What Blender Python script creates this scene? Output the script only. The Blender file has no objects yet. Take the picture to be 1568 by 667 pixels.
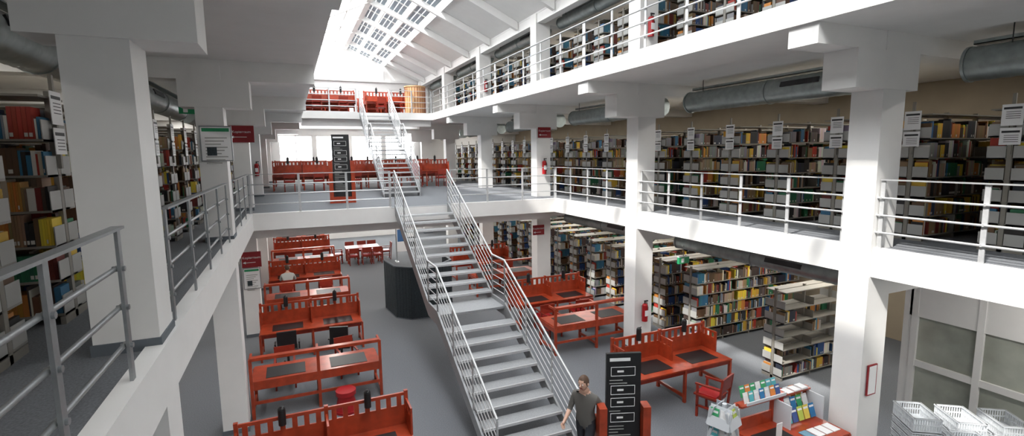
import bpy, math, random
from mathutils import Vector, Matrix
random.seed(7)
C=bpy.context; D=bpy.data
COL=C.scene.collection

# ------------------------------------------------------------ materials
M={}
def mat(name,col,rough=.6,metal=0.,ns=0,na=0.,bump=0.,emit=0.,attr=False):
    m=D.materials.new(name);m.use_nodes=True;nt=m.node_tree;b=nt.nodes['Principled BSDF']
    b.inputs['Base Color'].default_value=(*col,1);b.inputs['Roughness'].default_value=rough;b.inputs['Metallic'].default_value=metal
    if emit: b.inputs['Emission Color'].default_value=(*col,1);b.inputs['Emission Strength'].default_value=emit
    if ns:
        tc=nt.nodes.new('ShaderNodeTexCoord');n=nt.nodes.new('ShaderNodeTexNoise');n.inputs['Scale'].default_value=ns;n.inputs['Detail'].default_value=4
        nt.links.new(tc.outputs['Object'],n.inputs['Vector'])
        r=nt.nodes.new('ShaderNodeValToRGB')
        r.color_ramp.elements[0].position=.3;r.color_ramp.elements[1].position=.7
        r.color_ramp.elements[0].color=(*[c*(1-na) for c in col],1);r.color_ramp.elements[1].color=(*[min(1,c*(1+na)) for c in col],1)
        nt.links.new(n.outputs['Fac'],r.inputs['Fac']);nt.links.new(r.outputs['Color'],b.inputs['Base Color'])
        if bump:
            bp=nt.nodes.new('ShaderNodeBump');bp.inputs['Strength'].default_value=bump;bp.inputs['Distance'].default_value=.01
            nt.links.new(n.outputs['Fac'],bp.inputs['Height']);nt.links.new(bp.outputs['Normal'],b.inputs['Normal'])
    if attr:
        a=nt.nodes.new('ShaderNodeVertexColor');a.layer_name='Col';nt.links.new(a.outputs['Color'],b.inputs['Base Color'])
    M[name]=m;return m
mat('white_paint',(.82,.815,.80),.55,0,3,.02)
mat('beige_wall',(.36,.30,.22),.8,0,2,.05)
mat('carpet',(.150,.160,.175),.95,0,60,.25,.3)
mat('steel',(.33,.35,.36),.38,.55,30,.05)
mat('steel_light',(.56,.57,.58),.35,.4,30,.05)
mat('stair_steel',(.36,.37,.38),.42,.35,20,.06)
mat('tread',(.31,.32,.33),.6,.2,50,.12)
mat('galvanized',(.34,.38,.375),.36,.8,8,.15)
mat('dark',(.03,.03,.033),.5)
mat('black',(.012,.012,.013),.45)
mat('skirting',(.12,.14,.16),.6)
mat('red_wood',(.36,.048,.017),.28,0,6,.25)
mat('red_wood_dark',(.24,.023,.010),.33,0,6,.2)
mat('pale_wood',(.50,.30,.15),.45,0,5,.15)
mat('red',(.38,.012,.016),.35)
mat('sign_red',(.28,.014,.02),.5)
mat('white_card',(.85,.85,.85),.5)
mat('white_plastic',(.62,.65,.68),.4)
mat('shelf_metal',(.25,.235,.205),.5,.1)
mat('shelf_end',(.40,.40,.385),.5,.1)
mat('felt',(.036,.047,.054),.95,0,40,.3)
mat('blue',(.05,.15,.35),.5)
mat('green',(.02,.30,.12),.5)
mat('glass_pane',(.36,.38,.33),.08,0,1.2,.35)
mat('skin',(.62,.38,.28),.55);mat('hair',(.09,.05,.03),.7);mat('shirt',(.13,.125,.115),.9);mat('shirt_light',(.50,.52,.50),.9)
mat('trousers',(.03,.033,.042),.9)
mat('coloured',(.5,.5,.5),.6,attr=True)
mat('slat',(.28,.34,.39),.5,.1)
m=D.materials.new('roof_glass');m.use_nodes=True;nt=m.node_tree;nt.nodes.clear()
o=nt.nodes.new('ShaderNodeOutputMaterial');mx=nt.nodes.new('ShaderNodeMixShader');t=nt.nodes.new('ShaderNodeBsdfTransparent');d=nt.nodes.new('ShaderNodeBsdfTranslucent')
mx.inputs[0].default_value=.04;nt.links.new(t.outputs[0],mx.inputs[1]);nt.links.new(d.outputs[0],mx.inputs[2]);nt.links.new(mx.outputs[0],o.inputs[0]);M['roof_glass']=m

# ------------------------------------------------------------ mesh builder
class MB:
    def __init__(s): s.v=[];s.f=[];s.m=[];s.c=[];s.names=[];s.smooth=[]
    def mi(s,m):
        if m not in s.names: s.names.append(m)
        return s.names.index(m)
    def add(s,vs,fs,m,col=(.5,.5,.5),sm=False):
        b=len(s.v);s.v+=[tuple(v) for v in vs];k=s.mi(m)
        for f in fs: s.f.append([b+i for i in f]);s.m.append(k);s.c.append(col);s.smooth.append(sm)
    def box(s,x0,x1,y0,y1,z0,z1,m,col=(.5,.5,.5),T=None):
        vs=[(x0,y0,z0),(x1,y0,z0),(x1,y1,z0),(x0,y1,z0),(x0,y0,z1),(x1,y0,z1),(x1,y1,z1),(x0,y1,z1)]
        if T is not None: vs=[T@Vector(v) for v in vs]
        s.add(vs,[(3,2,1,0),(4,5,6,7),(0,1,5,4),(1,2,6,5),(2,3,7,6),(3,0,4,7)],m,col)
    def cyl(s,p0,p1,r,m,n=10,r2=None,col=(.5,.5,.5),caps=True):
        p0=Vector(p0);p1=Vector(p1);r2=r if r2 is None else r2
        d=(p1-p0).normalized();a=d.orthogonal().normalized();b=d.cross(a)
        vs=[];
        for p,rr in((p0,r),(p1,r2)):
            for i in range(n):
                t=2*math.pi*i/n;vs.append(p+a*math.cos(t)*rr+b*math.sin(t)*rr)
        fs=[(i,(i+1)%n,n+(i+1)%n,n+i) for i in range(n)]
        s.add(vs,fs,m,col,True)
        if caps: s.add(vs,[tuple(reversed(range(n))),tuple(range(n,2*n))],m,col)
    def prism(s,poly,z0,z1,m,axis='z',col=(.5,.5,.5)):
        n=len(poly)
        def P(a,b,z):
            return (a,b,z) if axis=='z' else ((z,a,b) if axis=='x' else (a,z,b))
        vs=[P(a,b,z0) for a,b in poly]+[P(a,b,z1) for a,b in poly]
        s.add(vs,[tuple(range(n)),tuple(range(n,2*n))]+[(i,(i+1)%n,n+(i+1)%n,n+i) for i in range(n)],m,col)
    def sphere(s,c,r,m,n=10,sc=(1,1,1),col=(.5,.5,.5)):
        c=Vector(c);vs=[];fs=[]
        for j in range(n//2+1):
            ph=math.pi*j/(n//2)
            for i in range(n):
                th=2*math.pi*i/n;vs.append(c+Vector((math.sin(ph)*math.cos(th)*sc[0],math.sin(ph)*math.sin(th)*sc[1],math.cos(ph)*sc[2]))*r)
        for j in range(n//2):
            for i in range(n): fs.append((j*n+i,(j+1)*n+i,(j+1)*n+(i+1)%n,j*n+(i+1)%n))
        s.add(vs,fs,m,col,True)
    def mesh(s,name):
        me=D.meshes.new(name);me.from_pydata(s.v,[],s.f)
        for n in s.names: me.materials.append(M[n])
        me.polygons.foreach_set('material_index',s.m);me.polygons.foreach_set('use_smooth',s.smooth)
        if 'coloured' in s.names:
            ca=me.color_attributes.new('Col','FLOAT_COLOR','CORNER');a=[]
            for f,c in zip(s.f,s.c): a+=[*c,1.]*len(f)
            ca.data.foreach_set('color',a)
        me.update();return me
    def obj(s,name,loc=(0,0,0),rz=0,bevel=0):
        return inst(name,s.mesh(name),loc,rz,bevel)
def inst(name,me,loc=(0,0,0),rz=0,bevel=0):
    o=D.objects.new(name,me);COL.objects.link(o);o.location=loc;o.rotation_euler=(0,0,rz)
    if bevel:
        b=o.modifiers.new('bevel','BEVEL');b.width=bevel;b.segments=2;b.limit_method='ANGLE'
    return o

Z1=3.7;Z2=7.2;ZR=9.95
XL,XR=-1.0,8.0
X2L,X2R=.55,6.45
WL,WR,WB,WF=-8.,15.,33.5,-6.
YB=14.7;YB2=24.3
COLY=[-.76+5.65*k for k in range(0,7)]

# ------------------------------------------------------------ shell
b=MB();b.box(WL,WR,WF,WB,-.3,0,'carpet');b.obj('floor')
def slab(name,boxes,zt,th,trim=.12):
    b=MB()
    for x0,x1,y0,y1 in boxes: b.box(x0,x1,y0,y1,zt-th,zt-.012,'white_paint')
    return b
b=slab('g',[(WL,XL,WF,WB),(XR,WR,WF,WB),(XL,XR,YB,WB),(XL,XR,WF,-.5)],Z1,.42);b.obj('gallery_slab_first_floor')
b=slab('g',[(WL,X2L,WF,WB),(X2R,WR,WF,WB),(X2L,X2R,YB2,WB)],Z2,.30);b.obj('gallery_slab_second_floor')
b=MB()
for x0,x1,y0,y1 in [(WL,XL-.14,WF,WB),(XR+.14,WR,WF,WB),(XL-.14,XR+.14,YB+.14,WB),(XL-.14,XR+.14,WF,-.64)]: b.box(x0,x1,y0,y1,Z1-.012,Z1,'carpet')
b.obj('floor_first_gallery')
b=MB()
for x0,x1,y0,y1 in [(WL,X2L-.14,WF,WB),(X2R+.14,WR,WF,WB),(X2L-.14,X2R+.14,YB2+.14,WB)]: b.box(x0,x1,y0,y1,Z2-.012,Z2,'carpet')
b.obj('floor_second_gallery')
b=MB()
b.box(XL-.14,XL,-.5,YB,Z1-.012,Z1+.03,'white_paint');b.box(XR,XR+.14,-.5,YB,Z1-.012,Z1+.03,'white_paint')
b.box(XL-.14,2.6,YB,YB+.14,Z1-.012,Z1+.03,'white_paint');b.box(4.42,XR+.14,YB,YB+.14,Z1-.012,Z1+.03,'white_paint')
b.box(2.6,4.42,YB,YB+.14,Z1-.012,Z1,'stair_steel')
b.obj('trim_1')
b=MB()
b.box(X2L-.14,X2L,WF,YB2,Z2-.012,Z2+.03,'white_paint');b.box(X2R,X2R+.14,WF,YB2,Z2-.012,Z2+.03,'white_paint')
b.box(X2L,2.95,YB2,YB2+.14,Z2-.012,Z2+.03,'white_paint');b.box(4.5,X2R,YB2,YB2+.14,Z2-.012,Z2+.03,'white_paint')
b.box(2.95,4.5,YB2,YB2+.14,Z2-.012,Z2,'stair_steel')
b.obj('trim_2')
b=MB();b.box(WL-.3,WL,WF,WB,0,ZR,'beige_wall');b.obj('wall_left')
b=MB();b.box(WR,WR+.3,WF,WB,0,ZR,'beige_wall');b.obj('wall_right')
b=MB();b.box(WL-.3,WR+.3,WF-.3,WF,0,12.3,'white_paint');b.obj('wall_front')
def wallopen(b,x0,x1,z0,z1,ops):
    za,zb=ops[0][2],ops[0][3]
    b.box(x0,x1,WB,WB+.3,z0,za,'white_paint');b.box(x0,x1,WB,WB+.3,zb,z1,'white_paint')
    xs=x0
    for o in ops: b.box(xs,o[0],WB,WB+.3,za,zb,'white_paint');xs=o[1]
    b.box(xs,x1,WB,WB+.3,za,zb,'white_paint')
b=MB()
ops0=[(x,x+1.9,1.6,2.9) for x in (-.4,1.8,4.,6.2)]
ops1=[(x,x+1.9,4.9,6.5) for x in (-.6,1.5,3.6,5.7)]
wallopen(b,WL-.3,WR+.3,0,Z1,ops0);wallopen(b,WL-.3,WR+.3,Z1,Z2,ops1)
b.box(WL-.3,WR+.3,WB,WB+.3,Z2,ZR,'white_paint')
b.prism([(-1.2,ZR),(8.2,ZR),(3.5,12.1)],WB,WB+.3,'white_paint','y')
b.box(-.9,7.9,WB-.15,WB,9.85,10.0,'white_paint')
for x in (1.2,3.42,5.65): b.box(x,x+.12,WB-.1,WB,10.,10.6,'white_paint')
b.obj('wall_back')
k=0
for o in ops0+ops1:
    k+=1;b=MB();x0,x1,z0,z1=o
    for a in (x0,(x0+x1)/2-.02,x1-.05): b.box(a,a+.05,WB+.05,WB+.12,z0,z1,'white_paint')
    b.box(x0,x1,WB+.05,WB+.12,z0,z0+.05,'white_paint');b.box(x0,x1,WB+.05,WB+.12,z1-.05,z1,'white_paint')
    b.box(x0,x1,WB+.08,WB+.085,z0,z1,'roof_glass')
    b.obj('window_%d'%k)
b=MB();b.box(XR,WR+.3,WF,WB+.3,ZR,ZR+.2,'white_paint');b.box(WL-.3,XL,WF,WB+.3,ZR,ZR+.2,'white_paint');b.obj('ceiling')
b=MB();b.box(XR+.01,XR+.3,WF,WB,9.65,ZR,'white_paint');b.box(XL-.3,XL,WF,WB,9.65,ZR,'white_paint');b.obj('trim_3')
# ------------------------------------------------------------ roof
RX=3.5;RZ=12.05;GX=2.4
def slz(x): return 10.0+(RZ-10.0)*(1-abs(x-RX)/4.5)
b=MB()
for s in (-1,1):
    xa,xb=RX+s*4.5,RX+s*GX
    b.prism([(xa,10.),(xb,slz(xb)),(xb,slz(xb)+.18),(xa,10.18)],WF,WB+.3,'white_paint','y')
b.obj('ceiling_slope')
b=MB()
for s in (-1,1):
    for k in range(0,28):
        yy=-.76-2.825*1+1.4125*k-1.5
        w=.16 if k%2==0 else .06; h=.30 if k%2==0 else .10
        xa=RX+s*(4.45 if k%2==0 else GX)
        if yy+w/2>WB: continue
        b.prism([(xa,slz(xa)-.01),(RX,RZ-.01),(RX,RZ-h),(xa,slz(xa)-h)],yy-w/2,yy+w/2,'white_paint','y')
    for fx in (0.02,.8,1.6,2.38):
        x=RX+s*fx;b.box(x-.03,x+.03,WF,WB,slz(x)-.09,slz(x)+.02,'white_paint')
b.box(RX-.12,RX+.12,WF,WB,RZ-.3,RZ+.02,'white_paint')
for s in (-1,1):
    xa=RX+s*GX;b.add([(xa,WF,slz(xa)+.03),(RX,WF,RZ+.03),(RX,WB,RZ+.03),(xa,WB,slz(xa)+.03)],[(0,1,2,3)],'roof_glass')
n=12
sp=(GX-.2)/n
for j in range(n):
    x=RX+.12+sp*(j+.5);z=slz(x)-.05
    if j%4==3: continue
    b.add([(x-.085,WF,z+.03),(x+.085,WF,z-.05),(x+.085,WB,z-.05),(x-.085,WB,z+.03)],[(0,1,2,3)],'slat')
b.obj('roof_skylight')

# ------------------------------------------------------------ columns
b=MB()
b.box(7.96,8.5,-.23,.23,0,ZR,'white_paint')
b.box(7.3,8.75,-.25,.25,6.08,6.62,'white_paint')
b.box(6.5,WR,-.22,.22,6.62,6.92,'white_paint')
b.box(8.5,WR,-.22,.22,2.95,3.3,'white_paint')
b.box(8.5,WR,-.22,.22,9.6,ZR,'white_paint')
b.box(7.945,8.515,-.245,.245,0,.09,'skirting')
cr=b.mesh('concrete_column')
b=MB()
b.box(-1.47,-1.04,-.23,.23,0,ZR,'white_paint')
b.box(-1.7,-.6,-.25,.25,6.08,6.55,'white_paint')
b.box(WL,.5,-.22,.22,6.55,6.92,'white_paint')
b.box(WL,-1.47,-.22,.22,2.95,3.3,'white_paint')
b.box(-1.485,-1.025,-.245,.245,0,.09,'skirting');b.box(-1.485,-1.025,-.245,.245,Z1,Z1+.09,'skirting')
cl=b.mesh('concrete_column')
for y in COLY:
    if y>WB: continue
    inst('concrete_column',cr,(0,y,0));inst('concrete_column',cl,(0,y,0))
b=MB();b.box(XL,XR,YB+.5,YB+.9,3.0,3.29,'white_paint');b.box(X2L,X2R,YB2+.3,YB2+.65,6.6,6.91,'white_paint');b.obj('trim_4')

# ------------------------------------------------------------ railings
def railing(p0,p1,z,sp=1.13,mat_='steel_light',h=1.05,ext=.12,side=0):
    p0=Vector((*p0,z));p1=Vector((*p1,z));L=(p1-p0).length;d=(p1-p0).normalized();n=Vector((-d.y,d.x,0))
    T=Matrix.Translation(p0)@Matrix((d,n,Vector((0,0,1)))).transposed().to_4x4()
    b=MB();k=max(1,round(L/sp));
    for i in range(k+1):
        x=L*i/k;x=min(max(x,.03),L-.03)
        b.box(x-.03,x+.03,-.010,.010,.0,h,mat_)
        b.box(x-.05,x+.05,-.03,.03,-.0,.015,mat_)
        for zz in (.27,.53,.79): b.cyl((x-.0,-.025,zz),(x-.0,.045,zz),.018,mat_,8)
    b.box(-.0,L,-.035,.035,h,h+.018,mat_)
    for zz in (.27,.53,.79): b.cyl((-.03,.03,zz),(L+.03,.03,zz),.016,mat_,8)
    o=D.objects.new('metal_railing',b.mesh('metal_railing'));COL.objects.link(o);o.matrix_world=T
    return o
RXo=XR+.06;RLo=XL-.06
for i in range(0,len(COLY)-1):
    y0=COLY[i]+.25;y1=COLY[i+1]-.25
    if y1<15:
        railing((RXo,max(y0,-.4)),(RXo,y1),Z1)
    elif y0<YB: railing((RXo,y0),(RXo,YB+.07),Z1)
    if y1<28: railing((X2R+.07,COLY[i]),(X2R+.07,min(COLY[i+1],YB2)),Z2)
    elif COLY[i]<YB2: railing((X2R+.07,COLY[i]),(X2R+.07,YB2),Z2)
    if y0<YB2: railing((X2L-.07,COLY[i]),(X2L-.07,min(COLY[i+1],YB2)),Z2)
railing((RLo,-.4),(RLo,4.0),Z1,1.13,'steel');railing((RLo,5.3),(RLo,9.95),Z1,1.13,'steel');railing((RLo,10.95),(RLo,YB+.07),Z1,1.13,'steel')
railing((RLo,YB+.07),(2.62,YB+.07),Z1);railing((4.4,YB+.07),(RXo,YB+.07),Z1)
railing((X2L,YB2+.07),(2.95,YB2+.07),Z2);railing((4.5,YB2+.07),(X2R,YB2+.07),Z2)

# ------------------------------------------------------------ stairs
def stair(name,x0,x1,pts,nst,):
    b=MB()
    for (ya,za),(yb,zb),n in zip(pts[:-1],pts[1:],nst):
        if n==0:
            b.box(x0,x1,ya,yb+.05,za-.05,za,'tread')
        else:
            run=(yb-ya)/n;rise=(zb-za)/n
            for i in range(n):
                y=ya+run*i;z=za+rise*(i+1)
                if i==n-1: continue
                b.box(x0+.02,x1-.02,y+.02,y+run-.02,z-.035,z,'tread')
                b.box(x0+.02,x1-.02,y+.0,y+.03,z-.045,z+.002,'steel_light')
    for x in (x0,x1):
        up=[(y,z+.10) for y,z in pts];dn=[(y,z-.22) for y,z in pts]
        dn[0]=(pts[0][0]+.25,0 if pts[0][1]==0 else pts[0][1]);
        for i in range(len(pts)-1):
            b.prism([dn[i],dn[i+1],up[i+1],up[i]],x-.02,x+.02,'stair_steel','x')
        for (ya,za),(yb,zb) in zip(pts[:-1],pts[1:]):
            L=yb-ya;k=max(1,round(L/1.1))
            for i in range(k+1):
                t=i/k;y=ya+L*t;z=za+(zb-za)*t
                b.cyl((x,y,z-.05),(x,y,z+1.05),.018,'steel_light',6)
            for j,zz in enumerate((.27,.43,.59,.75,.91,1.07)):
                b.cyl((x,ya,za+zz),(x,yb,zb+zz),.024 if j==5 else .010,'steel_light',6)
    return b.obj(name)
stair('steel_staircase',2.72,4.3,[(6.9,0),(10.3,1.75),(11.07,1.75),(YB,Z1)],[10,0,11])
stair('steel_staircase',3.05,4.38,[(18.6,Z1),(21.2,Z1+1.75),(21.7,Z1+1.75),(YB2,Z2)],[10,0,10])

# ------------------------------------------------------------ bookshelves
PAL=[(.36,.28,.18),(.48,.42,.32),(.26,.17,.09),(.03,.03,.035),(.02,.025,.04),(.02,.02,.02),(.16,.02,.015),(.36,.035,.02),(.02,.06,.18),(.03,.14,.24),(.02,.15,.07),(.11,.10,.09),(.60,.58,.54),(.58,.36,.04),(.07,.055,.05),(.12,.065,.035),(.22,.23,.24),(.05,.03,.025),(.70,.52,.05),(.09,.045,.02),(.14,.08,.04),(.2,.13,.07),(.5,.2,.04),(.62,.6,.56)]
def shelf_mesh(L,seed,h=2.12,ns=6,fill=.95,label=False,side=(-1,1),dep=.26):
    rnd=random.Random(seed);b=MB();nb=max(1,round(L/1.0));bw=L/nb
    zs=[.10+(h-.22)*i/ns for i in range(ns)]+[h-.05]
    for i in range(nb+1):
        x=i*bw;x=min(max(x,.02),L-.02)
        b.box(x-.02,x+.02,-.03,.03,0,h,'shelf_metal')
        b.box(x-.02,x+.02,-dep if -1 in side else 0,dep if 1 in side else 0,0,.07,'shelf_metal')
    for sd in side:
        for k,z in enumerate(zs):
            y0,y1=sorted((sd*.02,sd*dep))
            b.box(0,L,y0,y1,z-.02,z,'shelf_metal')
            for i in range(nb+1):
                x=min(max(i*bw,.004),L-.004)
                if k<ns: b.box(x-.004,x+.004,sd*.04 if sd>0 else -dep,dep if sd>0 else -.04,z-.02,z+.17,'shelf_end' if i in(0,nb) else 'shelf_metal')
            if k==ns: continue
            gap=(zs[k+1]-z)-.03
            for i in range(nb):
                x=i*bw+.02;xe=(i+1)*bw-.02
                if rnd.random()>fill+.06: continue
                if rnd.random()>fill: xe=x+(xe-x)*rnd.uniform(.3,.8)
                while x<xe-.03:
                    n=rnd.choice((1,2,3,3,5,8));c=rnd.choice(PAL);hh=rnd.uniform(.19,.29);w=rnd.uniform(.016,.042);dd=rnd.uniform(.15,.22)
                    same=n>4
                    for _ in range(n):
                        ww=w if same else w*rnd.uniform(.7,1.4);
                        if x+ww>xe: x=xe;break
                        cc=tuple(min(1,q*rnd.uniform(.85,1.2)) for q in c) if same or rnd.random()<.4 else rnd.choice(PAL)
                        h2=min(gap,hh if same else hh*rnd.uniform(.85,1.1))
                        yf=sd*(dep-.02);yb=sd*(dep-.02-dd);ya,yc=sorted((yf,yb))
                        b.box(x,x+ww-.002,ya,yc,z,z+h2,'coloured',cc)
                        if h2>.2 and rnd.random()<.28:
                            e=yf+sd*.001;b.box(x+.003,x+ww-.005,min(yf,e),max(yf,e),z+.02,z+.055,'coloured',(.6,.59,.55))
                        x+=ww
                    if rnd.random()<.12: x+=rnd.uniform(.03,.15)
    if label:
        for z0,z1 in ((h-.30,h+.0),(h-.57,h-.33)):
            b.box(-.035,-.028,-.12,.12,z0,z1,'white_card')
            b.box(-.037,-.035,-.10,.10,z1-.07,z1-.04,'dark')
            for q in range(4): b.box(-.037,-.035,-.09,.07,z1-.11-q*.03,z1-.103-q*.03,'dark')
        b.box(-.028,0,-.02,.02,h-.7,h+.15,'shelf_metal')
    return b.mesh('bookshelf')
V4=[shelf_mesh(4.0,s) for s in (1,2)]
VL=[shelf_mesh(4.6,s,label=True) for s in (11,12,13)]
VP=[shelf_mesh(3.6,s,h=2.1,fill=.8) for s in (21,22)]
VS=[shelf_mesh(1.9,31,fill=.35)]
for i in range(18):
    inst('bookshelf',V4[i%2],(9.8,10.3+1.25*i,0))
inst('bookshelf',VS[0],(9.9,7.75,0))
for i in range(24):
    y=1.25+1.25*i
    inst('bookshelf',VL[i%3],(9.4,y,Z1))
for i in range(23):
    y=3.7+1.25*i
    inst('bookshelf',V4[i%2],(9.0,y,Z2))
for i in range(22):
    y=4.75+1.25*i
    inst('bookshelf',VL[i%3],(-1.98,y,Z1),math.pi)
for i in range(8):
    inst('bookshelf',VP[i%2],(-2.6,19+1.4*i,0),math.pi)

# ------------------------------------------------------------ ducts
def duct(x,y0,y1,z,r,top,name='ventilation_duct'):
    b=MB();n=20;k=int((y1-y0)/.09);vs=[];fs=[]
    for j in range(k+1):
        rr=r+(.008 if j%2 else 0);yy=y0+(y1-y0)*j/k
        for i in range(n):
            t=2*math.pi*i/n;vs.append((math.cos(t)*rr,yy,math.sin(t)*rr))
    for j in range(k):
        for i in range(n): fs.append((j*n+i,(j+1)*n+i,(j+1)*n+(i+1)%n,j*n+(i+1)%n))
    b.add(vs,fs,'galvanized',sm=True)
    b.add([vs[i] for i in range(n)],[tuple(range(n))],'dark');b.add([vs[-n+i] for i in range(n)],[tuple(range(n))],'dark')
    for e in (y0,y1,(y0+y1)/2): b.cyl((0,e-.02,0),(0,e+.02,0),r+.02,'galvanized',20)
    ym=(y0+y1)/2-.8
    for s in (-1,1):
        T=Matrix.Rotation(math.radians(-20*s),4,'Y')
        b.box(-r-.02 if s<0 else r-.05,-r+.05 if s<0 else r+.02,ym-.4,ym+.4,-.05,.05,'dark',T=T)
    for yy in (y0+.5,y1-.5):
        b.cyl((-.12,yy,r*.8),(-.12,yy,top-z),.008,'dark',5)
    b.box(.02,.17,y0,y1,r+.04,r+.055,'galvanized');b.box(.02,.025,y0,y1,r+.04,r+.10,'galvanized')
    o=b.obj(name,(x,0,z));return o
for i in range(len(COLY)-1):
    y0,y1=COLY[i]+.45,COLY[i+1]-.65
    duct(9.25,y0,y1,6.43,.24,6.9);duct(-2.6,y0,y1,6.43,.24,6.9)
    if i>0: duct(9.0,y0,y1,2.93,.16,3.28)
    duct(8.72,y0,y1,9.6,.18,9.95)

# ------------------------------------------------------------ furniture
def lamp(b,x,y,z):
    b.cyl((x,y,z-.12),(x,y,z+.16),.012,'black',6)
    b.cyl((x,y-.03,z-.10),(x,y-.03,z+.14),.055,'black',10)
    b.sphere((x,y-.03,z+.14),.055,'black',10)
    b.cyl((x,y-.02,z+.16),(x,y-.1,z+.22),.01,'black',6)
def carrelA(W=2.5,lamps=True):
    b=MB();w='red_wood';h=1.3
    for i in range(3):
        x=-W/2+W*i/2
        b.box(x-.03,x+.03,-.03,.03,0,h+.03,w)
        b.box(x-.025,x+.025,-.85,-.79,0,.72,w)
        b.box(x-.02,x+.02,-.8,-.03,.1,.16,w);b.box(x-.02,x+.02,-.8,-.03,.6,.72,w)
        b.box(x-.015,x+.015,-.42,-.03,.75,1.05,w)
        b.box(x-.015,x+.015,-.42,-.03,1.16,1.2,w)
        for q in range(3): b.box(x-.015,x+.015,-.42+.14*q,-.36+.14*q,1.05,1.16,w)
    b.box(-W/2,W/2,-.88,0,.72,.75,w)
    b.box(-W/2,W/2,-.83,-.8,.62,.72,'red_wood_dark')
    for i in range(2):
        x0=-W/2+W*i/2+.03;x1=x0+W/2-.06
        b.box(x0,x1,-.012,.012,.45,1.08,w)
        b.box(x0,x1,-.018,.018,1.25,1.3,w)
        n=7;st=(x1-x0)/n
        for q in range(n): b.box(x0+st*q+st*.28,x0+st*q+st*.72,-.012,.012,1.08,1.25,w)
        b.box(x0+.25,x1-.2,-.72,-.2,.751,.757,'black')
        if lamps: lamp(b,(x0+x1)/2,-.05,1.3)
    return b
def carrelB(W=2.5):
    b=MB();w='red_wood';h=1.25
    for i in range(3):
        x=-W/2+W*i/2
        b.box(x-.03,x+.03,-.03,.03,0,h,w);b.box(x-.03,x+.03,.82,.88,0,.72,w)
        b.box(x-.02,x+.02,.03,.82,.1,.16,w);b.box(x-.02,x+.02,.03,.82,.6,.72,w)
        b.box(x-.02,x+.02,.0,.35,h-.05,h,w)
    b.box(-W/2,W/2,0,.9,.72,.75,w)
    b.box(-W/2,W/2,-.015,.015,.60,.78,w)
    b.box(-W/2,W/2,-.03,.03,h-.04,h,w);b.box(-W/2,W/2,-.03,.10,h,h+.02,w)
    b.box(-W/2,W/2,-.015,.015,.30,.36,w)
    for i in range(2):
        x0=-W/2+W*i/2+.25;b.box(x0,x0+.75,.15,.72,.751,.757,'black')
    return b
mA=carrelA().mesh('study_carrel_desk');mB=carrelB().mesh('study_carrel_desk')
LX=.27
for y in (8.0,14.6,20.7,26.6,31): inst('study_carrel_desk',mA,(LX,y,0))
for y in (10.75,17.0,23.3): inst('study_carrel_desk',mB,(LX,y,0))
RXc=7.25
for y in (8.5,14.0,20.3): inst('study_carrel_desk',mA,(RXc,y,0))
for y in (11.0,17.0): inst('study_carrel_desk',mB,(RXc,y,0))
for x in (.5,3.3,6.1):
    for y in (25.2,29): inst('study_carrel_desk',mA,(x,y,Z1))
for x in (1.9,4.9):
    for y in (27.2,30.5): inst('study_carrel_desk',mA,(x,y,Z2))

def chair():
    b=MB();w='red_wood_dark'
    for x in (-.2,.2):
        b.box(x-.02,x+.02,-.2,-.16,0,.44,w)
        T=Matrix.Translation((x,.2,0))@Matrix.Rotation(math.radians(-6),4,'X')
        b.box(-.02,.02,-.02,.02,0,.86,w,T=T)
        b.box(x-.02,x+.02,-.2,.22,.2,.23,w);b.box(x-.02,x+.02,-.22,.24,.62,.65,w)
        b.box(x-.02,x+.02,-.2,-.16,.44,.62,w)
    b.box(-.23,.23,-.24,.2,.42,.45,w);b.box(-.2,.2,-.21,.17,.45,.475,'red')
    T=Matrix.Translation((0,.2,0))@Matrix.Rotation(math.radians(-6),4,'X')
    b.box(-.2,.2,-.015,.015,.60,.86,w,T=T)
    b.box(-.18,.18,-.18,.2,.38,.42,w)
    return b.mesh('wooden_chair')
mC=chair()
def ochair():
    b=MB()
    for i in range(5):
        a=2*math.pi*i/5;p=(.3*math.cos(a),.3*math.sin(a),.07);b.cyl((0,0,.1),p,.02,'black',6);b.cyl((p[0],p[1]-.015,.03),(p[0],p[1]+.015,.03),.03,'black',8)
    b.cyl((0,0,.08),(0,0,.42),.03,'dark',8)
    b.box(-.24,.24,-.24,.22,.42,.49,'black')
    b.box(-.22,.22,.2,.26,.56,1.0,'black');b.box(-.03,.03,.2,.24,.4,.6,'black')
    for s in (-1,1): b.box(s*.27-.02,s*.27+.02,-.12,.14,.64,.67,'black');b.box(s*.27-.015,s*.27+.015,-.02,.02,.45,.65,'black')
    return b.mesh('office_chair')
mO=ochair()
def ch(x,y,rz,z=0,me=None,n='wooden_chair',sc=1):
    o=inst(n,me or mC,(x,y,z),math.radians(rz));o.scale=(sc,sc,sc)
ch(-.35,13.2,180,me=mO,n='office_chair');ch(.9,13.0,165,me=mO,n='office_chair')
ch(-.4,12.1,0);ch(.95,12.15,10)
ch(-.35,19.45,180);ch(.9,19.4,185);ch(.9,18.4,0);ch(-.4,18.4,0);ch(.9,25.3,180);ch(-.3,25.3,180)
ch(7.35,7.05,200,sc=1.06);ch(6.6,12.3,5);ch(7.9,12.35,-10);ch(6.6,12.85,180);ch(7.8,12.85,175)
ch(6.6,18.3,0);ch(7.9,18.3,0);ch(6.6,19.0,180);ch(7.9,19.0,180)
for x in (-.1,1.1,2.7,3.9,5.5,6.7): ch(x,23.95,180,Z1)
for x in (1.3,2.5,4.3,5.5): ch(x,25.95,180,Z2)
b=MB();b.box(-.8,.8,-.45,.45,.72,.75,'red_wood')
for x in (-.72,.72):
    for y in (-.38,.38): b.box(x-.03,x+.03,y-.03,y+.03,0,.72,'red_wood')
b.obj('reading_table',(3.0,25.6,0))
for x in (2.5,3.1,3.6): ch(x,24.85,180);ch(x,26.35,0)
ch(1.85,25.6,90);ch(4.15,25.6,-90)
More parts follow.
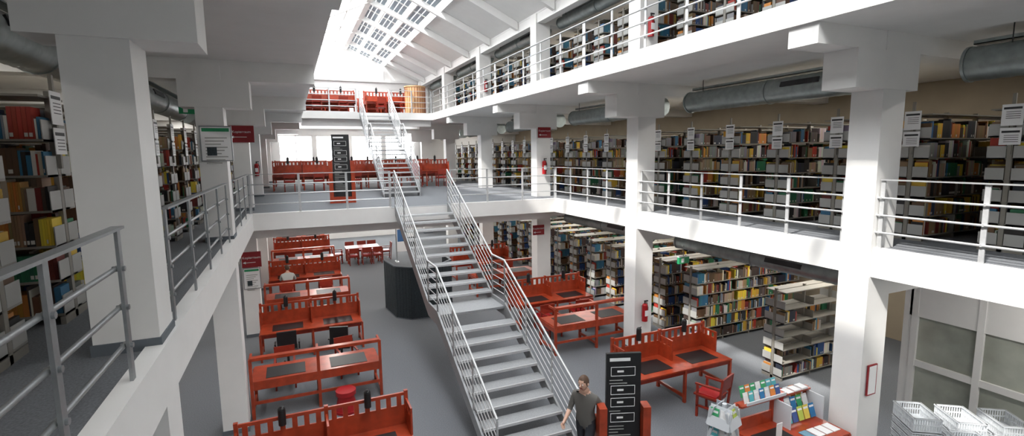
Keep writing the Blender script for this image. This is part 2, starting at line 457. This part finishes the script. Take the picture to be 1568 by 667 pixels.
b=MB();b.cyl((0,0,0),(0,0,.05),.24,'red',20);b.cyl((0,0,.05),(0,0,.36),.22,'red',20,.15);b.cyl((0,0,.36),(0,0,.45),.2,'red',20);b.obj('step_stool',(.75,10.35,0))
b=MB()
pts=[(2.72,17.1),(2.85,15.9),(3.25,15.5),(4.1,15.45),(4.75,16.1),(4.75,17.1)]
for (xa,ya),(xb,yb) in zip(pts[:-1],pts[1:]):
    d=Vector((xb-xa,yb-ya,0));L=d.length;d.normalize();n=Vector((-d.y,d.x,0))
    T=Matrix.Translation((xa,ya,0))@Matrix((d,n,Vector((0,0,1)))).transposed().to_4x4()
    b.box(0,L,-.02,.02,0.01,1.68,'felt',T=T)
    k=max(2,int(L/.1))
    for i in range(k): b.box(L*i/k,L*i/k+.05,-.03,-.02,.03,1.66,'felt',T=T)
    b.box(0,L,-.035,.03,1.68,1.71,'skirting',T=T);b.box(0,L,-.035,.03,0,.03,'skirting',T=T)
b.obj('acoustic_felt_screen')
def stele(name,loc,rz,h=2.1):
    b=MB();b.box(-.27,.27,-.03,.03,.15,h,'black')
    for s in (-1,1):
        x0,x1=sorted((s*.28,s*.40))
        b.box(x0,x1,-.16,.2,0,h*.5,'red_wood');b.box(x0,x1,-.16,.05,h*.5,h*.62,'red_wood')
    b.box(-.3,.3,.03,.16,0,h*.5,'red_wood');b.box(-.4,.4,-.18,.22,0,.06,'red_wood');b.box(-.28,.28,-.1,-.03,.06,.2,'red_wood')
    rnd=random.Random(3)
    b.box(-.22,.1,-.034,-.03,h-.12,h-.07,'white_card')
    z=h-.22
    while z>.4:
        if rnd.random()<.3:
            b.box(-.2,.18,-.034,-.03,z,z+.008,'white_card');b.box(-.2,.18,-.034,-.03,z-.14,z-.132,'white_card');b.box(-.2,-.192,-.034,-.03,z-.14,z,'white_card');b.box(.172,.18,-.034,-.03,z-.14,z,'white_card');b.box(-.1,0,-.034,-.03,z-.08,z-.05,'white_card');z-=.2
        else:
            b.box(-.22,-.22+rnd.uniform(.1,.38),-.034,-.03,z-.012,z,'shelf_end');z-=.05
    return b.obj(name,loc,rz)
stele('information_board',(4.5,6.08,0),math.radians(-20),2.16)
stele('information_board',(1.5,17.2,Z1),math.radians(-5),2.2)

def sign(loc,rz,w=.5,h=.36,txt='Kopierraum',name='direction_sign'):
    b=MB();b.box(-w/2,w/2,-.012,.012,-h/2,h/2,'sign_red')
    b.box(-w*.36,w*.2,-.015,-.012,-.09,-.075,'white_card')
    b.add([(-w*.36-.05,-.0155,-.0825),(-w*.36+.03,-.0155,-.12),(-w*.36+.03,-.0155,-.045)],[(0,1,2)],'white_card')
    o=b.obj(name,loc,rz)
    cu=D.curves.new('sign_text','FONT');cu.body=txt;cu.size=.095;cu.align_x='CENTER';cu.materials.append(M['white_card'])
    t=D.objects.new('sign_text',cu);COL.objects.link(t);t.parent=o;t.location=(0,-.016,.03);t.rotation_euler=(math.pi/2,0,0)
    return o
sign((-1.2,15.93,5.85),0,.62,.46);sign((8.25,15.93,5.95),0);sign((-1.2,15.93,2.3),0,.5,.45);sign((8.0,15.93,2.5),0,.45,.35)
def poster(loc,w,h,name='framed_poster',rz=0,hd='green'):
    b=MB();b.box(-w/2,w/2,-.012,.012,-h/2,h/2,'steel' if hd=='green' else 'sign_red');b.box(-w/2+.02,w/2-.02,-.014,-.012,-h/2+.02,h/2-.02,'white_card')
    for i in range(9): b.box(-w/2+.08,w/2-.08-.05*(i%3),-.016,-.014,h/2-.22-i*.055,h/2-.2-i*.055,'shelf_end') if h>.55 else None
    b.box(-w/2+.04,w/2-.04,-.016,-.014,h/2-.1,h/2-.04,hd)
    if h>.55: b.box(-w/2+.1,0,-.017,-.016,-h/2+.1,-h/2+.25,'felt')
    return b.obj(name,loc,rz)
poster((-1.18,10.29,5.45),.5,.62);poster((-1.22,15.93,1.75),.45,.62);poster((8.2,4.64,1.6),.22,.5,hd='white_card')
for loc in ((8.6,11.3,6.45),(-1.9,12.5,6.2),(8.6,9.3,2.6)):
    b=MB();b.box(-.16,.16,-.03,.03,-.08,.08,'green');b.box(-.08,.0,-.033,-.03,-.05,.05,'white_card');b.box(-.16,.16,-.031,.031,.08,.1,'white_card');b.cyl((0,0,.08),(0,0,.36),.01,'steel',6);b.obj('exit_sign',loc)
def ext(loc,rz=0):
    b=MB();b.cyl((0,0,0),(0,0,.42),.075,'red',14);b.sphere((0,0,.42),.075,'red',12,(1,1,.7));b.cyl((0,0,.46),(0,0,.53),.02,'black',8)
    b.box(-.02,.09,-.015,.015,.52,.55,'black');b.cyl((.05,0,.5),(.1,0,.35),.012,'black',6);b.cyl((.1,0,.35),(.09,0,.1),.012,'black',6);b.box(-.05,.05,-.078,-.07,.15,.3,'white_card')
    b.box(-.03,.03,.06,.1,.1,.4,'steel');b.obj('fire_extinguisher',loc,rz)
ext((8.2,10.2,.85));ext((8.2,15.85,4.5));ext((-1.2,21.5,4.5));ext((8.2,10.2,8.0));ext((8.2,21.5,8.0))
b=MB();b.box(-.5,.5,-.02,.02,.5,1.7,'white_card');b.box(-.42,.0,-.024,-.02,1.0,1.6,'blue');b.box(.06,.42,-.024,-.02,.6,1.2,'felt');b.box(-.5,-.46,-.03,.03,0,1.75,'steel');b.box(.46,.5,-.03,.03,0,1.75,'steel');b.box(-.55,-.41,-.25,.25,0,.03,'steel');b.box(.41,.55,-.25,.25,0,.03,'steel');b.obj('notice_board_stand',(5.0,24.6,0))
b=MB();b.cyl((0,0,0),(0,0,1.3),.5,'pale_wood',24)
for i in range(24):
    a=2*math.pi*i/24;b.box(-.01,.01,-.01,.01,.02,1.28,'red_wood_dark',T=Matrix.Translation((.5*math.cos(a),.5*math.sin(a),0)))
b.cyl((0,0,1.3),(0,0,1.35),.53,'pale_wood',24);b.obj('wooden_drum_counter',(5.8,25.0,Z2))

# ------------------------------------------------------------ foreground display furniture
rnd=random.Random(5)
def brochure(b,x,y,z,w,h,T,c=None):
    c=c or rnd.choice([(.03,.2,.45),(.8,.8,.78),(.05,.38,.15),(.7,.72,.75),(.05,.1,.3),(.5,.6,.1),(.75,.25,.05),(.6,.05,.05),(.75,.6,.1),(.1,.45,.5)])
    b.box(x,x+w,y,y+.006,z,z+h,'coloured',c,T)
    b.box(x+.01,x+w-.01,y-.001,y,z+h*.72,z+h*.86,'coloured',(.85,.85,.85),T)
b=MB();w='red_wood';W=1.6
for x in (0,W/2,W):
    b.box(x-.03,x+.03,.76,.82,0,1.2,w);b.box(x-.025,x+.025,0,.05,0,.72,w);b.box(x-.02,x+.02,.05,.76,.6,.72,w)
b.box(0,W,0,.8,.72,.75,w);b.box(0,W,.77,.8,.5,.95,w);b.box(0,W,.70,.86,1.17,1.2,w)
T=Matrix.Translation((0,.5,.78))@Matrix.Rotation(math.radians(-20),4,'X')
for r in range(3):
    for i in range(5): brochure(b,.85+.14*i,.02+.09*r,.02+.15*r,.12,.22,T)
T2=Matrix.Translation((0,.72,1.2))@Matrix.Rotation(math.radians(-18),4,'X')
for r in range(2):
    for i in range(7): brochure(b,.12+.12*i,.03+.05*r,.0+.1*r,.1,.18,T2)
b.box(.1,.98,.68,.70,1.2,1.25,'white_plastic')
b.box(.80,.82,.45,.8,.75,1.15,'white_plastic');b.box(W-.02,W,.45,.8,.75,1.15,'white_plastic')
for i in range(4):
    x=.85+.18*i;b.box(x,x+.15,.12,.34,.752,.765,'coloured',rnd.choice([(.8,.8,.8),(.15,.3,.4),(.7,.7,.6)]))
for i in range(3):
    x=1.05+.17*i;b.box(x,x+.14,.70,.86,1.2,1.21+.01*(i%3),'coloured',rnd.choice([(.8,.8,.8),(.15,.3,.4),(.2,.5,.3)]))
b.box(.1,.7,.15,.6,.751,.757,'black');b.box(.3,.42,.3,.31,.76,1.05,'white_card')
b.box(0,W,.1,.7,.25,.28,w)
for i in range(6): b.box(.05+.25*i,.25+.25*i,.2,.45,.28,.30+.02*(i%3),'coloured',rnd.choice([(.8,.8,.8),(.5,.1,.1),(.1,.2,.4)]))
b.obj('magazine_display_table',(6.28,4.7,0))
b=MB()
for i in range(4):
    for s in range(3):
        T=Matrix.Rotation(math.radians(90*i),4,'Z')@Matrix.Translation((0,-.14,.35+.28*s))@Matrix.Rotation(math.radians(-14),4,'X')
        b.box(-.14,.14,-.03,-.025,0,.14,'white_plastic',T=T);b.box(-.14,.14,0,.005,0,.28,'white_plastic',T=T);b.box(-.145,-.138,-.03,.005,0,.24,'white_plastic',T=T);b.box(.138,.145,-.03,.005,0,.24,'white_plastic',T=T)
        for q in range(2): brochure(b,-.125+.13*q,-.015,.02,.11,.22,T,None if rnd.random()<.6 else (.8,.8,.8))
b.cyl((0,0,0),(0,0,1.2),.03,'white_plastic',8);b.cyl((0,0,0),(0,0,.03),.25,'white_plastic',20)
o=b.obj('brochure_rack',(5.85,5.35,0),.3);o.scale=(1.2,1.2,1.15)
def basket_stack(n):
    b=MB()
    for k in range(n):
        z=.0+.12*k;w,d,h=.28,.19,.22
        if k<n-1: h=.105
        for s in (-1,1):
            for j in range(3):
                zz=z+.0+j*(h-.02)/2
                b.box(-w,w,s*d-.006,s*d+.006,zz,zz+.02,'white_plastic');b.box(s*w-.006,s*w+.006,-d,d,zz,zz+.02,'white_plastic')
            for i in range(17):
                x=-w+2*w*i/16;b.box(x-.008,x+.008,s*d-.005,s*d+.005,z,z+h,'white_plastic')
            for i in range(12):
                y=-d+2*d*i/11;b.box(s*w-.005,s*w+.005,y-.008,y+.008,z,z+h,'white_plastic')
            b.box(-w-.015,w+.015,s*d-.015,s*d+.015,z+h-.02,z+h,'white_plastic');b.box(s*w-.015,s*w+.015,-d,d,z+h-.02,z+h,'white_plastic')
        b.box(-w,w,-d,d,z,z+.01,'white_plastic')
    return b.mesh('plastic_basket_stack')
for n,x,y in ((8,8.95,4.35),(8,9.42,4.0),(8,9.9,3.65),(7,8.95,3.6),(7,9.4,3.25)):
    inst('plastic_basket_stack',basket_stack(n),(x,y,0),math.radians(55))
b=MB();X=10.75
ys=[-3.2,-2.1,-1.,.1,1.2,2.3,3.4,4.4,5.4]
b.box(X,X+.1,WF,5.5,0,.25,'white_paint');b.box(X,X+.1,WF,5.5,2.05,3.28,'white_paint')
for y in ys: b.box(X-.02,X+.1,y-.05,y+.05,0,2.9,'white_paint')
b.box(X-.01,X+.1,WF,5.5,1.08,1.2,'white_paint');b.box(X-.03,X+.1,WF,5.5,2.7,2.78,'white_paint')
b.box(X+.04,X+.05,WF,5.4,.25,2.05,'glass_pane')
b.box(X,WR,5.45,5.6,0,3.28,'white_paint')
b.obj('wall_office_partition')

# ------------------------------------------------------------ people
def human(name,P,shirt,loc,rz,face=0,sleeve=True):
    names=['pelvis','waist','chest','neck','head','shL','elL','wrL','shR','elR','wrR','hipL','knL','anL','toL','hipR','knR','anR','toR','haL','haR']
    R={'pelvis':(.155,.115),'waist':(.145,.105),'chest':(.17,.12),'neck':(.06,.06),'head':(.055,.055),'shL':(.065,.065),'elL':(.045,.045),'wrL':(.03,.026),'haL':(.04,.02),'hipL':(.09,.095),'knL':(.062,.062),'anL':(.042,.045),'toL':(.045,.03)}
    for k in list(R):
        if k[-1]=='L': R[k[:-1]+'R']=R[k]
    E=[('pelvis','waist'),('waist','chest'),('chest','neck'),('neck','head')]
    for s in 'LR': E+=[('chest','sh'+s),('sh'+s,'el'+s),('el'+s,'wr'+s),('wr'+s,'ha'+s),('pelvis','hip'+s),('hip'+s,'kn'+s),('kn'+s,'an'+s),('an'+s,'to'+s)]
    me=D.meshes.new('tmp');me.from_pydata([P[n] for n in names],[(names.index(a),names.index(c)) for a,c in E],[])
    o=D.objects.new('tmp',me);COL.objects.link(o)
    sk=o.modifiers.new('s','SKIN');sk.use_smooth_shade=True
    for i,n in enumerate(names): me.skin_vertices[0].data[i].radius=R[n];me.skin_vertices[0].data[i].use_root=(n=='pelvis')
    ss=o.modifiers.new('ss','SUBSURF');ss.levels=2;ss.render_levels=2
    C.view_layer.update()
    ev=o.evaluated_get(C.evaluated_depsgraph_get()).to_mesh()
    b=MB();V=[v.co.copy() for v in ev.vertices];seg=[(Vector(P[a]),Vector(P[c]),c) for a,c in E]
    def lab(p):
        best=None
        for a,c,n in seg:
            t=max(0,min(1,(p-a).dot(c-a)/(c-a).length_squared));d=(a+(c-a)*t-p).length-R[n][0]*.6
            if best is None or d<best[0]: best=(d,n,t)
        n=best[1];t=best[2]
        if n in('waist','chest','shL','shR','elL','elR'): return shirt
        if n=='neck': return shirt if t<.5 else 'skin'
        if n=='head' or n[:2] in('wr','ha'): return 'skin'
        if n[:2]=='to' : return 'black'
        return 'trousers'
    b.v+=[tuple(v) for v in V]
    for p in ev.polygons:
        b.f.append(list(p.vertices));b.m.append(b.mi(lab(p.center)));b.c.append((0,0,0));b.smooth.append(True)
    D.objects.remove(o)
    for s in 'LR':
        w=Vector(P['wr'+s]);h=Vector(P['ha'+s]);d=(h-w).normalized();side=Vector((0,1,0));side=(side-d*side.dot(d)).normalized()
        nrm=d.cross(side)
        for i,(off,l) in enumerate(((-.03,.06),(-.01,.075),(.01,.08),(.03,.07))):
            p0=h+side*off;p1=p0+d*l*.5+nrm*.005;p2=p1+d*l*.4+nrm*.02;b.cyl(p0-d*.01,p1,.009,'skin',6);b.cyl(p1,p2,.008,'skin',6,.006);b.sphere(p1,.009,'skin',6);b.sphere(p2,.0065,'skin',6)
        p0=(w+h)/2+side*.03;p1=p0+side*.03+d*.03;b.cyl(p0,p1,.011,'skin',6);b.cyl(p1,p1+d*.03,.009,'skin',6,.007);b.sphere(p1,.01,'skin',6)
    hc=Vector(P['head'])+Vector((0,-.01,.085))
    Rm=Matrix.Rotation(face,3,'Z');n=20;vs=[];fs=[];mk=[]
    for j in range(11):
        ph=math.pi*j/10
        for i in range(n):
            th=2*math.pi*i/n;x=math.sin(ph)*math.cos(th);y=math.sin(ph)*math.sin(th);z=math.cos(ph)
            jaw=1-.22*max(0,-z);v=Vector((x*.076*jaw,y*.096*jaw,z*.118))
            vs.append(hc+Rm@v)
    for j in range(10):
        for i in range(n):
            th=2*math.pi*(i+.5)/n;y=math.sin(th);z=math.cos(math.pi*(j+.5)/10)
            fs.append((j*n+i,(j+1)*n+i,(j+1)*n+(i+1)%n,j*n+(i+1)%n));mk.append('hair' if (z>.55 or (y>-.1 and z>-.45)) else 'skin')
    bb=len(b.v);b.v+=[tuple(v) for v in vs]
    for f,m_ in zip(fs,mk): b.f.append([bb+i for i in f]);b.m.append(b.mi(m_));b.c.append((0,0,0));b.smooth.append(True)
    b.sphere(hc+Rm@Vector((0,.012,.022)),1,'hair',14,(.083,.1,.108))
    b.cyl(hc+Rm@Vector((0,-.088,.01)),hc+Rm@Vector((0,-.112,-.022)),.008,'skin',6,.014)
    for s in (-1,1):
        b.sphere(hc+Rm@Vector((s*.03,-.083,.008)),.011,'white_card',8);b.sphere(hc+Rm@Vector((s*.03,-.091,.008)),.006,'black',6)
        b.sphere(hc+Rm@Vector((s*.08,.005,-.005)),.028,'skin',8,(.4,.7,1));b.box(-.016,.016,-.004,.004,-.002,.002,'hair',T=Matrix.Translation(hc+Rm@Vector((s*.03,-.09,.032))))
    b.box(-.022,.022,-.004,.004,-.004,.004,'sign_red',T=Matrix.Translation(hc+Rm@Vector((0,-.083,-.055)))@Rm.to_4x4())
    return b.obj(name,loc,rz)
walk={'pelvis':(0,0,.98),'waist':(0,-.02,1.12),'chest':(0,-.04,1.34),'neck':(0,-.05,1.47),'head':(0,-.09,1.55),
'shL':(.18,-.02,1.40),'elL':(.24,.14,1.15),'wrL':(.23,.06,.92),'haL':(.23,.01,.86),'shR':(-.18,-.04,1.40),'elR':(-.25,-.08,1.13),'wrR':(-.24,-.28,1.0),'haR':(-.23,-.35,.98),
'hipL':(.10,0,.92),'knL':(.10,-.20,.51),'anL':(.10,-.33,.10),'toL':(.10,-.49,.045),'hipR':(-.10,0,.92),'knR':(-.10,.07,.49),'anR':(-.10,.36,.17),'toR':(-.10,.30,.035)}
human('walking_person',walk,'shirt',(4.07,6.45,0),math.radians(-60))
sit={'pelvis':(0,0,.55),'waist':(0,-.02,.70),'chest':(0,-.08,.93),'neck':(0,-.11,1.06),'head':(0,-.16,1.13),
'shL':(.18,-.08,.98),'elL':(.25,-.24,.77),'wrL':(.12,-.46,.79),'haL':(.08,-.53,.79),'shR':(-.18,-.08,.98),'elR':(-.25,-.24,.77),'wrR':(-.12,-.46,.79),'haR':(-.08,-.53,.79),
'hipL':(.10,-.03,.54),'knL':(.13,-.45,.52),'anL':(.12,-.42,.09),'toL':(.12,-.57,.035),'hipR':(-.10,-.03,.54),'knR':(-.13,-.45,.52),'anR':(-.12,-.42,.09),'toR':(-.12,-.57,.035)}
human('seated_person',sit,'shirt_light',(-.35,19.42,0),math.pi)

# ------------------------------------------------------------ lights
w=D.worlds.new('w');C.scene.world=w;w.use_nodes=True
w.node_tree.nodes['Background'].inputs[0].default_value=(.97,.985,1,1);w.node_tree.nodes['Background'].inputs[1].default_value=9
su=D.lights.new('sun','SUN');su.energy=6.5;su.angle=math.radians(2);su.color=(1,.96,.9)
so=D.objects.new('sun',su);COL.objects.link(so);so.rotation_euler=Vector((.62,.22,-.78)).to_track_quat('-Z','Y').to_euler()
def area(name,loc,sx,sy,e,col=(1,.96,.9),rot=(0,0,0),portal=False):
    l=D.lights.new(name,'AREA');l.shape='RECTANGLE';l.size=sx;l.size_y=sy;l.energy=e;l.color=col
    if portal: l.cycles.is_portal=True
    o=D.objects.new(name,l);COL.objects.link(o);o.location=loc;o.rotation_euler=rot;return o
an=math.atan2(RZ-10,4.5)
for s in (-1,1):
    x=RX+s*GX/2
    area('skylight_portal',(x,(WF+WB)/2,slz(x)+.3),GX/math.cos(an)+.1,WB-WF,1,rot=(0,s*an,0),portal=True)
n='ceiling_fill_light'  # added fill lamps under the gallery and back-zone ceilings
for x,z,e in ((11.4,3.26,85),(11.4,6.88,90),(11.4,9.9,90),(-4.5,3.26,60),(-4.5,6.88,65)):
    for y in (1,7.7,13.4,19,25,30.5): area(n,(x,y,z),.25,3.6,e)
area(n,(9.7,2,3.26),.2,3,50)  # extra fill strip added in front of the office partition
for x in (1,5.5):
    for y in (17,22,27,31): area(n,(x,y,3.25),.25,2.5,60)
for y in (27,31): area(n,(3,y,6.88),.25,2.5,60)

# ------------------------------------------------------------ camera
f=767.556;pi_=math.radians(7.227);ya=math.radians(23.618);ro=math.radians(.69)
fw=Vector((math.sin(ya)*math.cos(pi_),math.cos(ya)*math.cos(pi_),-math.sin(pi_)))
r0=Vector((math.cos(ya),-math.sin(ya),0));u0=r0.cross(fw)
r=r0*math.cos(ro)-u0*math.sin(ro);u=r0*math.sin(ro)+u0*math.cos(ro)
cd=D.cameras.new('camera');cd.sensor_width=36;cd.lens=f/1568*36;cd.clip_start=.05;cd.clip_end=200
co=D.objects.new('camera',cd);COL.objects.link(co)
mw=Matrix((r,u,-fw)).transposed().to_4x4();mw.translation=(0,0,5.2);co.matrix_world=mw
C.scene.camera=co
C.scene.view_settings.view_transform='Standard'
C.scene.view_settings.exposure=.25
